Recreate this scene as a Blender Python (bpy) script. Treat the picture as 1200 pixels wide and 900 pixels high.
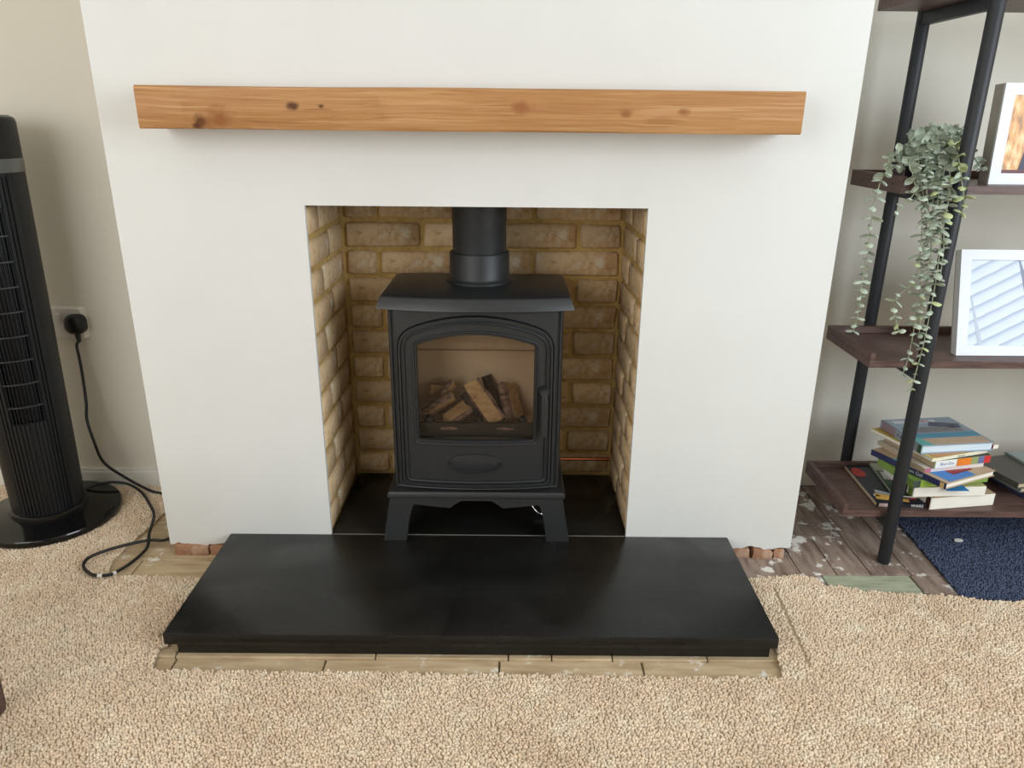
import bpy, bmesh, math, random
import numpy as np
from mathutils import Vector, Matrix, noise as mnoise
random.seed(7); rng = np.random.default_rng(7)
SC = bpy.context.scene
for o in list(bpy.data.objects): bpy.data.objects.remove(o)
COL = SC.collection

# ------------------------------------------------------------------ camera
F, PITCH, YAW, ROLL = 869.2, 0.34169, 0.00298, 0.00952
CAM = np.array([0.0, -1.79106, 1.14576])
def basis():
    cp, sp, cy, sy = math.cos(PITCH), math.sin(PITCH), math.cos(YAW), math.sin(YAW)
    f = np.array([sy*cp, cy*cp, -sp]); x = np.array([cy, -sy, 0]); u = np.cross(x, f)
    cr, sr = math.cos(ROLL), math.sin(ROLL)
    return cr*x+sr*u, -sr*x+cr*u, f
BX, BU, BF = basis()
cd = bpy.data.cameras.new('camera'); cam = bpy.data.objects.new('camera', cd); COL.objects.link(cam)
cd.sensor_width = 36; cd.lens = F/1200*36; cd.clip_start = 0.05
cam.matrix_world = Matrix([[BX[0], BU[0], -BF[0], CAM[0]], [BX[1], BU[1], -BF[1], CAM[1]],
                           [BX[2], BU[2], -BF[2], CAM[2]], [0, 0, 0, 1]])
SC.camera = cam
def hit(px, ax, v):
    """photo pixel -> point where its ray meets the plane axis=v"""
    d = BF + (px[0]-600)/F*BX + (450-px[1])/F*BU
    t = (v-CAM[ax])/d[ax]
    return CAM + t*d

# ------------------------------------------------------------------ light
W = bpy.data.worlds.new('sky'); SC.world = W; W.use_nodes = True
W.node_tree.nodes['Background'].inputs[0].default_value = (0.78, 0.87, 1.0, 1)
W.node_tree.nodes['Background'].inputs[1].default_value = 1.0
def area(name, loc, rot, sx, sy, power, col):
    l = bpy.data.lights.new(name, 'AREA'); l.shape = 'RECTANGLE'; l.size = sx; l.size_y = sy
    l.energy = power; l.color = col
    o = bpy.data.objects.new(name, l); COL.objects.link(o); o.location = loc; o.rotation_euler = rot
    return o
# daylight entering through the two windows in the wall behind the photographer, either side of a pier
area('window_daylight', (-1.85, -2.63, 1.5), (math.radians(90), 0, 0), 2.1, 1.4, 38, (1.0, 0.99, 0.96))
area('window_daylight', (2.32, -2.02, 1.5), (math.radians(90), 0, math.radians(42)), 1.5, 1.4, 64, (0.82, 0.91, 1.0))
vs = SC.view_settings
vs.view_transform = 'Standard'; vs.look = 'None'; vs.gamma = 1; vs.use_curve_mapping = False
vs.exposure = -0.1

# ------------------------------------------------------------------ materials
def s2l(c):
    return tuple(((v/255)/12.92 if v/255 <= 0.04045 else ((v/255+0.055)/1.055)**2.4) for v in c)
def mat(name, col, rough=0.6, metal=0.0, spec=0.5, var=None, bump=None, obj_rand=0.0, island=0.0, coat=0.0, coords='Object'):
    """var=(scale, colour2, lo, hi, (sx,sy,sz)) noise mix; bump=(scale, strength, distance)"""
    m = bpy.data.materials.new(name); m.use_nodes = True
    nt = m.node_tree; N = nt.nodes; L = nt.links; b = N['Principled BSDF']
    b.inputs['Roughness'].default_value = rough; b.inputs['Metallic'].default_value = metal
    b.inputs['Specular IOR Level'].default_value = spec; b.inputs['Coat Weight'].default_value = coat
    base = s2l(col) + (1,)
    b.inputs['Base Color'].default_value = base
    tc = N.new('ShaderNodeTexCoord'); out = None
    if var:
        for sc_, c2, lo, hi, ms in (var if isinstance(var, list) else [var]):
            mp = N.new('ShaderNodeMapping'); mp.inputs['Scale'].default_value = ms
            L.new(tc.outputs[coords], mp.inputs[0])
            nz = N.new('ShaderNodeTexNoise'); nz.inputs['Scale'].default_value = sc_
            nz.inputs['Detail'].default_value = 6; nz.inputs['Roughness'].default_value = 0.6
            L.new(mp.outputs[0], nz.inputs['Vector'])
            rp = N.new('ShaderNodeMapRange'); rp.inputs[1].default_value = lo; rp.inputs[2].default_value = hi
            L.new(nz.outputs[0], rp.inputs[0])
            mx = N.new('ShaderNodeMix'); mx.data_type = 'RGBA'
            L.new(rp.outputs[0], mx.inputs[0])
            if out is None: mx.inputs[6].default_value = base
            else: L.new(out, mx.inputs[6])
            mx.inputs[7].default_value = s2l(c2)+(1,)
            out = mx.outputs[2]
    if obj_rand or island:
        hv = N.new('ShaderNodeHueSaturation')
        if out is None: hv.inputs['Color'].default_value = base
        else: L.new(out, hv.inputs['Color'])
        if obj_rand: src = N.new('ShaderNodeObjectInfo').outputs['Random']; a = obj_rand
        else: src = N.new('ShaderNodeNewGeometry').outputs['Random Per Island']; a = island
        rp = N.new('ShaderNodeMapRange'); rp.inputs[3].default_value = 1-a; rp.inputs[4].default_value = 1+a
        L.new(src, rp.inputs[0]); L.new(rp.outputs[0], hv.inputs['Value'])
        out = hv.outputs[0]
    if out is not None: L.new(out, b.inputs['Base Color'])
    if bump:
        nz = N.new('ShaderNodeTexNoise'); nz.inputs['Scale'].default_value = bump[0]; nz.inputs['Detail'].default_value = 5
        L.new(tc.outputs[coords], nz.inputs['Vector'])
        bp = N.new('ShaderNodeBump'); bp.inputs['Strength'].default_value = bump[1]; bp.inputs['Distance'].default_value = bump[2]
        L.new(nz.outputs[0], bp.inputs['Height']); L.new(bp.outputs[0], b.inputs['Normal'])
    return m

PLASTER = mat('white_paint', (224, 224, 221), 0.75, spec=0.25, var=(2.2, (219, 219, 215), .4, .7, (1, 1, 1)), bump=(9, .12, .004))
ALCOVE = mat('beige_grey_paint', (218, 212, 199), 0.75, spec=0.25, bump=(14, .1, .003))
WHITEP = mat('white_gloss_paint', (222, 219, 210), 0.45)
CEIL = mat('ceiling_paint', (238, 237, 232), 0.8)
MORTAR = mat('sandy_mortar', (204, 172, 110), 0.95, spec=.1, var=(40, (178, 144, 86), .4, .7, (1, 1, 1)), bump=(160, .6, .004))
BRICK = mat('buff_brick', (224, 196, 156), 0.95, spec=.1, obj_rand=.16,
            var=[(16, (202, 164, 120), .42, .6, (1, 1, 1)), (22, (228, 212, 184), .52, .68, (1, 1, 1)), (70, (150, 112, 70), .6, .75, (1, 1, 1))], bump=(70, .7, .004))
REDBRICK = mat('red_brick', (166, 124, 98), 0.95, spec=.1, var=(25, (196, 168, 146), .5, .7, (1, 1, 1)), bump=(90, .8, .004))
SLATE = mat('black_slate', (20, 20, 19), 0.34, spec=.42, var=(3.5, (31, 31, 30), .42, .66, (1, 2.5, 1)), bump=(60, .03, .001))
def rough_var(m, sc, lo, hi):
    nt = m.node_tree; N = nt.nodes; L = nt.links; n = N.new('ShaderNodeTexNoise'); n.inputs['Scale'].default_value = sc; n.inputs['Detail'].default_value = 2; n.inputs['Distortion'].default_value = 1.2
    L.new(N['Texture Coordinate'].outputs['Object'], n.inputs['Vector']); r = N.new('ShaderNodeMapRange'); r.inputs[1].default_value = .42; r.inputs[2].default_value = .58; r.inputs[3].default_value = lo; r.inputs[4].default_value = hi
    L.new(n.outputs[0], r.inputs[0]); L.new(r.outputs[0], N['Principled BSDF'].inputs['Roughness'])
rough_var(SLATE, 3.0, .26, .42)
IRON = mat('black_stove_iron', (36, 38, 40), 0.40, spec=.55, bump=(400, .08, .0006))
FLUE = mat('flue_enamel', (38, 40, 42), 0.45, spec=.45, var=(12, (52, 54, 55), .5, .75, (1, 1, 2)), bump=(300, .06, .0006))
BLACKP = mat('black_plastic', (19, 20, 22), 0.48, spec=.4)
GLOSSP = mat('glossy_black_plastic', (14, 14, 15), 0.12, spec=.5)
DARKP = mat('grille_void', (8, 8, 9), 0.7)
RUBBER = mat('black_cable', (16, 16, 17), 0.45)
SILVER = mat('silver_band', (120, 122, 124), 0.25, metal=.8)
CHROME = mat('chrome', (210, 210, 212), 0.15, metal=1)
COPPER = mat('copper', (200, 120, 84), 0.25, metal=1)
SOCKETW = mat('socket_plastic', (226, 220, 212), 0.3)
TUBE = mat('powder_coated_steel', (40, 42, 46), 0.5, spec=.4)
WALNUT = mat('walnut_veneer', (104, 80, 73), 0.45, spec=.4, var=[(9, (70, 51, 46), .4, .68, (1.2, 14, 14)), (30, (124, 98, 90), .55, .75, (1, 20, 20))])
LOOP = mat('beige_carpet_loop', (233, 212, 187), 0.95, spec=.05, island=.16,
           var=[(2.6, (217, 192, 165), .42, .68, (1, 1, 1)), (14, (238, 224, 200), .5, .7, (1, 1, 1))])
BACKING = mat('carpet_backing', (206, 186, 156), 0.98, spec=.05, var=(150, (176, 154, 124), .4, .6, (1, 1, 1)), bump=(260, .9, .006))
NAVY = mat('navy_mat_pile', (78, 86, 108), 0.95, spec=.05, island=.35)
NAVYB = mat('navy_mat_backing', (46, 52, 68), 0.95, spec=.05)
BOARD = mat('old_floor_board', (158, 140, 126), 0.85, spec=.2, obj_rand=.14,
            var=[(7, (118, 98, 88), .4, .65, (6, 1, 1)), (15, (226, 220, 212), .565, .61, (1, 1, 1))], bump=(60, .3, .003))
BOARDX = mat('old_floor_board_pale', (206, 184, 150), 0.85, spec=.2, obj_rand=.1,
             var=[(7, (176, 150, 118), .4, .65, (1, 6, 1)), (18, (232, 224, 210), .6, .66, (1, 1, 1))], bump=(60, .3, .003))
GREENB = mat('green_stained_board', (178, 180, 156), 0.85, spec=.2, var=(10, (146, 152, 128), .4, .65, (1, 8, 1)), bump=(60, .3, .003))
SUBFLOOR = mat('dusty_subfloor', (108, 90, 74), 0.95, spec=.1)
VERM = mat('firebox_panel', (220, 196, 168), 0.9, spec=.1, var=(5, (202, 176, 146), .4, .65, (1, 1, 1)))
BARK = mat('log_bark', (166, 134, 118), 0.9, spec=.2, var=(30, (96, 76, 68), .45, .62, (1, 1, 3)), bump=(70, 1.0, .006))
SPLIT = mat('log_split_wood', (216, 180, 134), 0.85, spec=.15, var=[(18, (186, 144, 102), .42, .66, (1, 1, 4)), (26, (132, 100, 80), .56, .68, (1, 1, 1))], bump=(50, .4, .003))
CHAR = mat('charred_log', (84, 70, 64), 0.85, var=(24, (48, 42, 40), .4, .6, (1, 1, 1)), bump=(60, 1.0, .006))
EMBER = mat('ember_glass', (40, 40, 42), 0.25, var=(60, (120, 120, 122), .6, .7, (1, 1, 1)), bump=(90, 1.0, .006))
LEAFM = mat('eucalyptus_leaf', (182, 193, 174), 0.6, spec=.3, obj_rand=.22)
LEAFY = mat('eucalyptus_leaf_young', (188, 198, 148), 0.6, spec=.3, obj_rand=.15)
STEMM = mat('eucalyptus_stem', (150, 152, 126), 0.7)
SOIL = mat('moss_filler', (46, 44, 36), 0.95)
FRAMEW = mat('white_frame', (222, 224, 228), 0.4)
FRAMEC = mat('canvas_edge', (176, 168, 158), 0.8)

def mantel_mat():
    m = bpy.data.materials.new('pine_beam'); m.use_nodes = True
    nt = m.node_tree; N = nt.nodes; L = nt.links; b = N['Principled BSDF']; b.inputs['Roughness'].default_value = .5
    b.inputs['Specular IOR Level'].default_value = .3
    tc = N.new('ShaderNodeTexCoord')
    # knots swirl the grain
    warp = N.new('ShaderNodeTexNoise'); warp.inputs['Scale'].default_value = 3.0
    L.new(tc.outputs['Object'], warp.inputs['Vector'])
    wv = N.new('ShaderNodeVectorMath'); wv.operation = 'MULTIPLY_ADD'; wv.inputs[1].default_value = (.02, .02, .022)
    L.new(warp.outputs['Color'], wv.inputs[0]); L.new(tc.outputs['Object'], wv.inputs[2])
    def nz(scale, ms, det=6):
        mp = N.new('ShaderNodeMapping'); mp.inputs['Scale'].default_value = ms; L.new(wv.outputs[0], mp.inputs[0])
        n = N.new('ShaderNodeTexNoise'); n.inputs['Scale'].default_value = scale; n.inputs['Detail'].default_value = det
        L.new(mp.outputs[0], n.inputs['Vector']); return n.outputs[0]
    def mix(f, a, c, lo, hi):
        r = N.new('ShaderNodeMapRange'); r.inputs[1].default_value = lo; r.inputs[2].default_value = hi; L.new(f, r.inputs[0])
        x = N.new('ShaderNodeMix'); x.data_type = 'RGBA'; L.new(r.outputs[0], x.inputs[0])
        if isinstance(a, tuple): x.inputs[6].default_value = s2l(a)+(1,)
        else: L.new(a, x.inputs[6])
        x.inputs[7].default_value = s2l(c)+(1,); return x.outputs[2]
    c = mix(nz(2.2, (.5, 7, 7)), (184, 136, 88), (166, 116, 70), .35, .68)
    c = mix(nz(9, (.35, 16, 16)), c, (198, 154, 106), .48, .72)
    c = mix(nz(26, (.3, 14, 14)), c, (150, 102, 60), .54, .74)
    c = mix(nz(3, (.5, 9, 9)), c, (126, 82, 48), .62, .76)
    for (kx, kz, r, lo) in KNOTS:
        vm = N.new('ShaderNodeVectorMath'); vm.operation = 'SUBTRACT'; vm.inputs[1].default_value = (kx, -.065, kz); L.new(tc.outputs['Object'], vm.inputs[0])
        vs_ = N.new('ShaderNodeVectorMath'); vs_.operation = 'MULTIPLY'; vs_.inputs[1].default_value = (1, 0, 1.5); L.new(vm.outputs[0], vs_.inputs[0])
        ln = N.new('ShaderNodeVectorMath'); ln.operation = 'LENGTH'; L.new(vs_.outputs[0], ln.inputs[0])
        n2 = N.new('ShaderNodeMath'); n2.operation = 'MULTIPLY_ADD'; n2.inputs[1].default_value = r*1.6
        L.new(nz(60, (1, 1, 1), 3), n2.inputs[0]); L.new(ln.outputs['Value'], n2.inputs[2])
        c = mix(n2.outputs[0], c, (92, 56, 34), r*2.0, r*1.1) if lo else mix(n2.outputs[0], c, (150, 96, 56), r*2.2, r*1.2)
    L.new(c, b.inputs['Base Color'])
    bp = N.new('ShaderNodeBump'); bp.inputs['Strength'].default_value = .25; bp.inputs['Distance'].default_value = .002
    L.new(nz(14, (.5, 12, 12)), bp.inputs['Height']); L.new(bp.outputs[0], b.inputs['Normal'])
    return m

# ------------------------------------------------------------------ helpers
def wloc(p):
    v = Vector((0, 0, 0))
    while p is not None: v += p.location; p = p.parent
    return v
def tag(o, label=None, cat=None, group=None, kind=None):
    if label: o['label'] = label
    if cat: o['category'] = cat
    if group: o['group'] = group
    if kind: o['kind'] = kind
    return o
def empty(name, loc, rz=0):
    o = bpy.data.objects.new(name, None); COL.objects.link(o); o.location = loc; o.rotation_euler.z = rz
    o.empty_display_size = .05
    return o
def link(name, me, parent=None, loc=None):
    o = bpy.data.objects.new(name, me); COL.objects.link(o)
    if parent is not None: o.parent = parent
    if loc is not None: o.location = loc
    return o
def finish(me, m, smooth=False, auto=None):
    ms = m if isinstance(m, (list, tuple)) else [m]
    for x in ms: me.materials.append(x)
    if smooth:
        me.polygons.foreach_set('use_smooth', [True]*len(me.polygons))
    if auto: 
        me.polygons.foreach_set('use_smooth', [True]*len(me.polygons)); me.set_sharp_from_angle(angle=math.radians(auto))
    return me
def mesh(name, V, Fc, m, parent=None, local=False, smooth=False, auto=None, mi=None):
    off = Vector((0, 0, 0)) if local or parent is None else wloc(parent)
    me = bpy.data.meshes.new(name)
    me.from_pydata([(v[0]-off.x, v[1]-off.y, v[2]-off.z) for v in V], [], Fc)
    bm = bmesh.new(); bm.from_mesh(me); bmesh.ops.recalc_face_normals(bm, faces=bm.faces); bm.to_mesh(me); bm.free()
    finish(me, m, smooth, auto)
    if mi is not None: me.polygons.foreach_set('material_index', mi)
    return link(name, me, parent)
def top_mesh(name, V, Fc, m, base, **k):
    """top-level mesh whose origin is at `base`"""
    o = mesh(name, [(v[0]-base[0], v[1]-base[1], v[2]-base[2]) for v in V], Fc, m, **k); o.location = base; return o
BOXF = [(0, 3, 2, 1), (4, 5, 6, 7), (0, 1, 5, 4), (1, 2, 6, 5), (2, 3, 7, 6), (3, 0, 4, 7)]
def boxv(x0, x1, y0, y1, z0, z1):
    return [(x0, y0, z0), (x1, y0, z0), (x1, y1, z0), (x0, y1, z0), (x0, y0, z1), (x1, y0, z1), (x1, y1, z1), (x0, y1, z1)]
def multibox(boxes):
    V = []; Fc = []
    for b in boxes:
        n = len(V); V += boxv(*b); Fc += [tuple(i+n for i in f) for f in BOXF]
    return V, Fc
def bevel_mesh(me, w, seg=2):
    bm = bmesh.new(); bm.from_mesh(me)
    bmesh.ops.bevel(bm, geom=list(bm.edges), offset=w, segments=seg, affect='EDGES', profile=.5, clamp_overlap=True)
    bm.to_mesh(me); bm.free()
def box(name, b, m, parent=None, bev=0, local=False, seg=2):
    V = boxv(*b)
    o = mesh(name, V, BOXF, m, parent, local=local)
    if bev: bevel_mesh(o.data, bev, seg); finish(o.data, [], auto=40)
    return o
def tube_data(pts, r, n=8, cap=True):
    pts = [Vector(p) for p in pts]; V = []; Fc = []
    rs = r if isinstance(r, (list, tuple)) else [r]*len(pts)
    up = None
    for i, p in enumerate(pts):
        t = (pts[min(i+1, len(pts)-1)]-pts[max(i-1, 0)]).normalized()
        if up is None:
            a = Vector((0, 0, 1)) if abs(t.z) < .9 else Vector((1, 0, 0)); up = (a-t*a.dot(t)).normalized()
        else: up = (up-t*up.dot(t)).normalized()
        s = t.cross(up)
        for k in range(n):
            a = 2*math.pi*k/n; V.append(p+(up*math.cos(a)+s*math.sin(a))*rs[i])
    for i in range(len(pts)-1):
        for k in range(n): Fc.append((i*n+k, i*n+(k+1) % n, (i+1)*n+(k+1) % n, (i+1)*n+k))
    if cap: Fc.append(tuple(range(n))[::-1]); Fc.append(tuple((len(pts)-1)*n+k for k in range(n)))
    return V, Fc
def tube(name, pts, r, m, parent=None, n=8, local=False, auto=50):
    V, Fc = tube_data(pts, r, n); return mesh(name, V, Fc, m, parent, local=local, auto=auto)
def smooth_path(pts, n=8):
    P = [Vector(p) for p in pts]; out = []
    for i in range(len(P)-1):
        a, b, c, d = P[max(i-1, 0)], P[i], P[i+1], P[min(i+2, len(P)-1)]
        for k in range(n):
            t = k/n
            out.append(.5*((2*b)+(c-a)*t+(2*a-5*b+4*c-d)*t*t+(3*b-a-3*c+d)*t**3))
    out.append(P[-1]); return out
def lathe_data(prof, cx, cy, n=32, cap=True):
    V = []; Fc = []
    for (r, z) in prof:
        for k in range(n): a = 2*math.pi*k/n; V.append((cx+r*math.cos(a), cy+r*math.sin(a), z))
    for i in range(len(prof)-1):
        for k in range(n): Fc.append((i*n+k, i*n+(k+1) % n, (i+1)*n+(k+1) % n, (i+1)*n+k))
    if cap: Fc.append(tuple(range(n))[::-1]); Fc.append(tuple((len(prof)-1)*n+k for k in range(n)))
    return V, Fc
def lathe(name, prof, cx, cy, m, parent=None, n=32, auto=40, cap=True):
    V, Fc = lathe_data(prof, cx, cy, n, cap); return mesh(name, V, Fc, m, parent, auto=auto)
def loft(loops, close=True):
    n = len(loops[0]); V = [p for l in loops for p in l]; Fc = []
    for i in range(len(loops)-1):
        for k in range(n if close else n-1):
            Fc.append((i*n+k, i*n+(k+1) % n, (i+1)*n+(k+1) % n, (i+1)*n+k))
    return V, Fc
def prism(poly, z0, z1):
    n = len(poly)
    V = [(p[0], p[1], z0) for p in poly]+[(p[0], p[1], z1) for p in poly]
    return V, [tuple(range(n))[::-1], tuple(range(n, 2*n))]+[(i, (i+1) % n, n+(i+1) % n, n+i) for i in range(n)]
def text_mesh(body, size):
    c = bpy.data.curves.new('lettering', 'FONT'); c.body = body; c.size = size; c.align_x = 'LEFT'; c.align_y = 'CENTER'
    o = bpy.data.objects.new('lettering', c); COL.objects.link(o)
    bpy.context.view_layer.update()
    me = bpy.data.meshes.new_from_object(o.evaluated_get(bpy.context.evaluated_depsgraph_get()))
    bpy.data.objects.remove(o); bpy.data.curves.remove(c); me.name = 'lettering'; return me

# ------------------------------------------------------------------ room shell
BL, BR, OL, OR, OZ = -.9387, .7837, -.489, .3237, .952   # breast edges, opening
H, HD = .065, .427                                        # hearth top and projection
BY = .3845                                                # fireback face
AL, AR = .395, .44                                        # alcove walls
ZC = 2.5; XL, XR, YR = -3.0, 3.0, -2.7
def S(o): o['kind'] = 'structure'; return o

# chimney breast: plaster skin with the opening, piers and lintel behind it
def breast():
    V, Fc = multibox([(BL, OL-.035, .012, AL+.02, .03, ZC), (OR+.035, BR, .012, AR+.02, .03, ZC), (OL-.035, OR+.035, .012, AL+.02, OZ+.03, ZC)])
    # front skin: ragged bottom edge
    def ragged(x0, x1):
        n = max(2, int((x1-x0)/.012)); return [(x0+(x1-x0)*i/n, .03+random.uniform(-.004, .004)+.004*math.sin(i*.7)) for i in range(n+1)]
    for x0, x1 in ((BL, OL), (OR, BR)):
        r = ragged(x0, x1); n0 = len(V)
        for y in (0, .012):
            for (x, z) in r: V.append((x, y, z))
            V += [(x1, y, OZ), (x0, y, OZ)]
        k = len(r)+2
        Fc.append(tuple(n0+i for i in range(k))); Fc.append(tuple(n0+k+i for i in range(k))[::-1])
        for i in range(k): Fc.append((n0+i, n0+(i+1) % k, n0+k+(i+1) % k, n0+k+i))
    n0 = len(V); V += boxv(BL, BR, 0, .012, OZ, ZC); Fc += [tuple(i+n0 for i in f) for f in BOXF]
    return S(mesh('wall_front', V, Fc, PLASTER))
wf = breast()
S(box('wall_alcove_left', (XL, BL, AL, AL+.1, 0, ZC), ALCOVE))
S(box('wall_alcove_right', (BR, XR, AR, AR+.1, 0, ZC), ALCOVE))
S(box('wall_left', (XL-.1, XL, YR, AL+.1, 0, ZC), ALCOVE))
S(box('wall_right', (XR, XR+.1, YR, AR+.1, 0, ZC), ALCOVE))
S(box('ceiling', (XL-.1, XR+.1, YR-.1, AR+.1, ZC, ZC+.08), CEIL))
V, Fc = multibox([(XL, -2.95, YR-.1, YR, 0, ZC), (-.75, XR, YR-.1, YR, 0, ZC), (-2.95, -.75, YR-.1, YR, 0, .75), (-2.95, -.75, YR-.1, YR, 2.25, ZC)])
S(mesh('wall_rear', V, Fc, ALCOVE))
def window(i, loc, rz, hw):
    o = S(mesh('window_%d' % i, *multibox([(-hw, hw, -.03, .03, .75, .8), (-hw, hw, -.03, .03, 2.2, 2.25), (-hw, -hw+.05, -.03, .03, .8, 2.2), (hw-.05, hw, -.03, .03, .8, 2.2)]), WHITEP))
    o.location = loc; o.rotation_euler.z = rz; return o
window(1, (-1.85, YR-.06, 0), 0, 1.1)
# splayed bay on the right: sill and head walls around the second window
o = S(mesh('wall_bay', *multibox([(-.8, .8, -.05, .05, .008, .75), (-.8, .8, -.05, .05, 2.25, ZC), (-.9, -.8, -.05, .05, .008, ZC), (.8, .82, -.05, .05, .008, ZC)]), ALCOVE)); o.location = (2.37, -2.07, 0); o.rotation_euler.z = math.radians(42)
window(2, (2.37, -2.07, 0), math.radians(42), .8)
bb = S(mesh('baseboard_left', *multibox([(XL, BL, AL-.016, AL, .0, .058), (XL, BL, AL-.011, AL, .058, .068)]), WHITEP))
fl = S(box('floor', (XL, XR, YR, AR+.1, -.06, -.02), SUBFLOOR))

# --- fireplace recess: mortar beds with single bricks
ml = S(box('wall_fireplace_left', (OL-.034, OL-.006, .013, BY+.03, .02, OZ+.03), MORTAR))
mr = S(box('wall_fireplace_right', (OR+.006, OR+.034, .013, BY+.03, .02, OZ+.03), MORTAR))
mb = S(box('wall_fireplace_back', (OL-.006, OR+.006, BY+.006, BY+.03, .02, OZ+.03), MORTAR))
S(box('ceiling_fireplace', (OL-.006, OR+.006, .013, BY+.006, OZ+.008, OZ+.03), mat('register_plate', (40, 38, 36), .8)))
def brick_mesh(dx, dy, dz, m, bev=.0065, jit=.0018):
    """real-size worn brick, long axis x, rounded uneven edges"""
    me = bpy.data.meshes.new('brick'); bm = bmesh.new(); bmesh.ops.create_cube(bm, size=1)
    for v in bm.verts: v.co = Vector((v.co.x*dx+random.uniform(-.003, .003), v.co.y*dy, v.co.z*dz+random.uniform(-.003, .003)))
    bmesh.ops.bevel(bm, geom=list(bm.edges), offset=min(bev, dy*.3), segments=1, affect='EDGES')
    es = [e for e in bm.edges if abs(e.verts[0].co.x-e.verts[1].co.x) > dx*.5]
    bmesh.ops.subdivide_edges(bm, edges=es, cuts=2 if dx > .12 else 1)
    for v in bm.verts: v.co += Vector((random.uniform(-jit, jit), random.uniform(-jit, jit)*.8, random.uniform(-jit, jit)))
    bm.to_mesh(me); bm.free(); finish(me, m, auto=60); return me
def sized_brick(parent, c, dims, face):
    o = link('brick', brick_mesh(*dims, BRICK), parent, Vector(c)-wloc(parent))
    if face == 'x': o.rotation_euler.z = math.pi/2
    return o
CZ = [.066]+[.139+.0812*k for k in range(11)]
G = .012
for k in range(len(CZ)-1):
    z0, z1 = CZ[k]+G/2, min(CZ[k+1]-G/2, OZ+.02)
    if z1-z0 < .02: continue
    zc, hh = (z0+z1)/2, z1-z0
    # back wall, running bond
    x = OL+.008; first = True
    while x < OR-.01:
        w = .215
        if first and k % 2 == 0: w = .088
        if first and k % 2 == 1: w = .212
        first = False
        x1 = min(x+w+random.uniform(-.008, .008), OR-.006)
        if OR-.006-x1 < .05: x1 = OR-.006
        sized_brick(mb, ((x+x1)/2, BY+.006+.0015*random.random(), zc), (x1-x, .024, hh), 'y')
        x = x1+G
    for par, X, sg in ((ml, OL, 1), (mr, OR, -1)):
        y = .015; first = True
        while y < BY-.02:
            w = .21
            if first and (k + (sg < 0)) % 2 == 0: w = .105
            first = False
            y1 = min(y+w+random.uniform(-.01, .01), BY-.012)
            if BY-.012-y1 < .045: y1 = BY-.012
            sized_brick(par, (X-sg*(.008+.0025*random.random()), (y+y1)/2, zc), (y1-y, .02, hh), 'x')
            y = y1+G
# broken brick footing left bare under the plaster on both sides of the hearth
for x0, x1 in ((-.925, -.83), (-.826, -.755), (.60, .675), (.679, .735), (.741, .768)):
    o = link('brick', brick_mesh(x1-x0, .05, .046, REDBRICK, .003, .0035), wf, ((x0+x1)/2, .02+random.uniform(-.006, .006), .004))
    tag(o, 'broken red brick under the plaster')

# --- floorboards left bare around the hearth
def plank(b, m, dz=0):
    o = box('plank', (b[0], b[1], b[2], b[3], -.02, dz), m, fl, bev=.002, seg=1); return o
g = .003
for b, m in [((.60, .788, -.14, .42), BOARD), ((.788+g, .885, -.079, .108), BOARD), ((.788+g, .84, -.14, -.079-g), BOARD), ((.885+g, .978, -.079, .108), BOARD), ((.788+g, .978, .108+g, .2), BOARD), ((.788+g, .978, .2+g, .438), BOARD),
             ((.978+g, 1.087, -.079, .438), BOARD), ((.84+g, 1.078, -.17, -.079-g), GREENB), ((1.081, 1.2, -.25, -.079-g), BOARD), ((1.087+g, 1.2, -.079, .438), BOARD),
             ((1.2+g, 1.45, -.25, .438), BOARD), ((1.45+g, 1.75, -.25, .438), BOARD), ((1.75+g, 2.14, -.25, .438), BOARD),
             ((-1.25, -.74, -.035, .083), BOARDX), ((-1.25, -.94, .083+g, .23), BOARDX), ((-1.25, -.94, .23+g, .378), BOARDX), ((-1.001, -.70, -.20, -.035-g), BOARDX), ((-1.25, -1.001-g, -.20, -.035-g), BOARDX)]:
    plank(b, m)
xs = [-.86, -.745, -.41, -.02, .30, .70]
for i in range(len(xs)-1): plank((xs[i]+g, xs[i+1], -.55, -.425), BOARDX, -.002)
xs2 = [-.86, -.75, -.30, .0, .098, .235, .45, .70]
for b in ((-.86, -.745, -.4049, -.25), (.58, .70, -.4049, -.25)): plank(b, BOARDX, -.001)
for i in range(len(xs2)-1): plank((xs2[i]+g, xs2[i+1], -.4249, -.405), BOARDX, .003)

# ------------------------------------------------------------------ carpet
CT = .010
def P2(px): h = hit(px, 2, CT); return (h[0], h[1])
edgeL = [P2(p) for p in [(196, 596), (192.5, 599.5), (184, 608), (175, 617), (162, 627), (149, 638), (140, 647), (133, 655.5), (129, 664), (128, 671), (135, 674), (170, 674), (210, 675.6)]]
edgeR = [P2(p) for p in [(884, 676), (905, 675), (935, 673), (956, 676), (967, 685), (996, 687.5), (1012, 691), (1045, 693), (1075, 695), (1120, 697.6), (1150, 702), (1180, 704), (1200, 704)]]
HL, HR = -.7672, .6048
poly = [(XL, -1.5), (XL, AL-.017), (-1.10, AL-.017), (-1.06, .30)] + edgeL + [(HL-.012, -.128), (HL-.012, -.39), (-.792, -.40), (-.778, -.471)]
n = 40
poly += [(-.778+(0.597+.778)*i/n, -.473-.012*i/n+random.uniform(-.003, .003)) for i in range(1, n)]
poly += [(.600, -.487), (.613, -.405), (HR+.012, -.39), (HR+.012, -.122)] + edgeR + [(1.6, -.215), (XR, -.22), (XR, -1.5)]
V, Fc = prism(poly, 0, CT-.004)
carpet = mesh('carpet', V, Fc, BACKING); tag(carpet, 'beige looped pile carpet cut back around the black hearth', 'carpet')
V2, F2 = multibox([(XL, XR, YR, -1.5, 0, CT-.004)])
off = len(carpet.data.vertices)
c2 = mesh('carpet_rest', V2, F2, BACKING)
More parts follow.
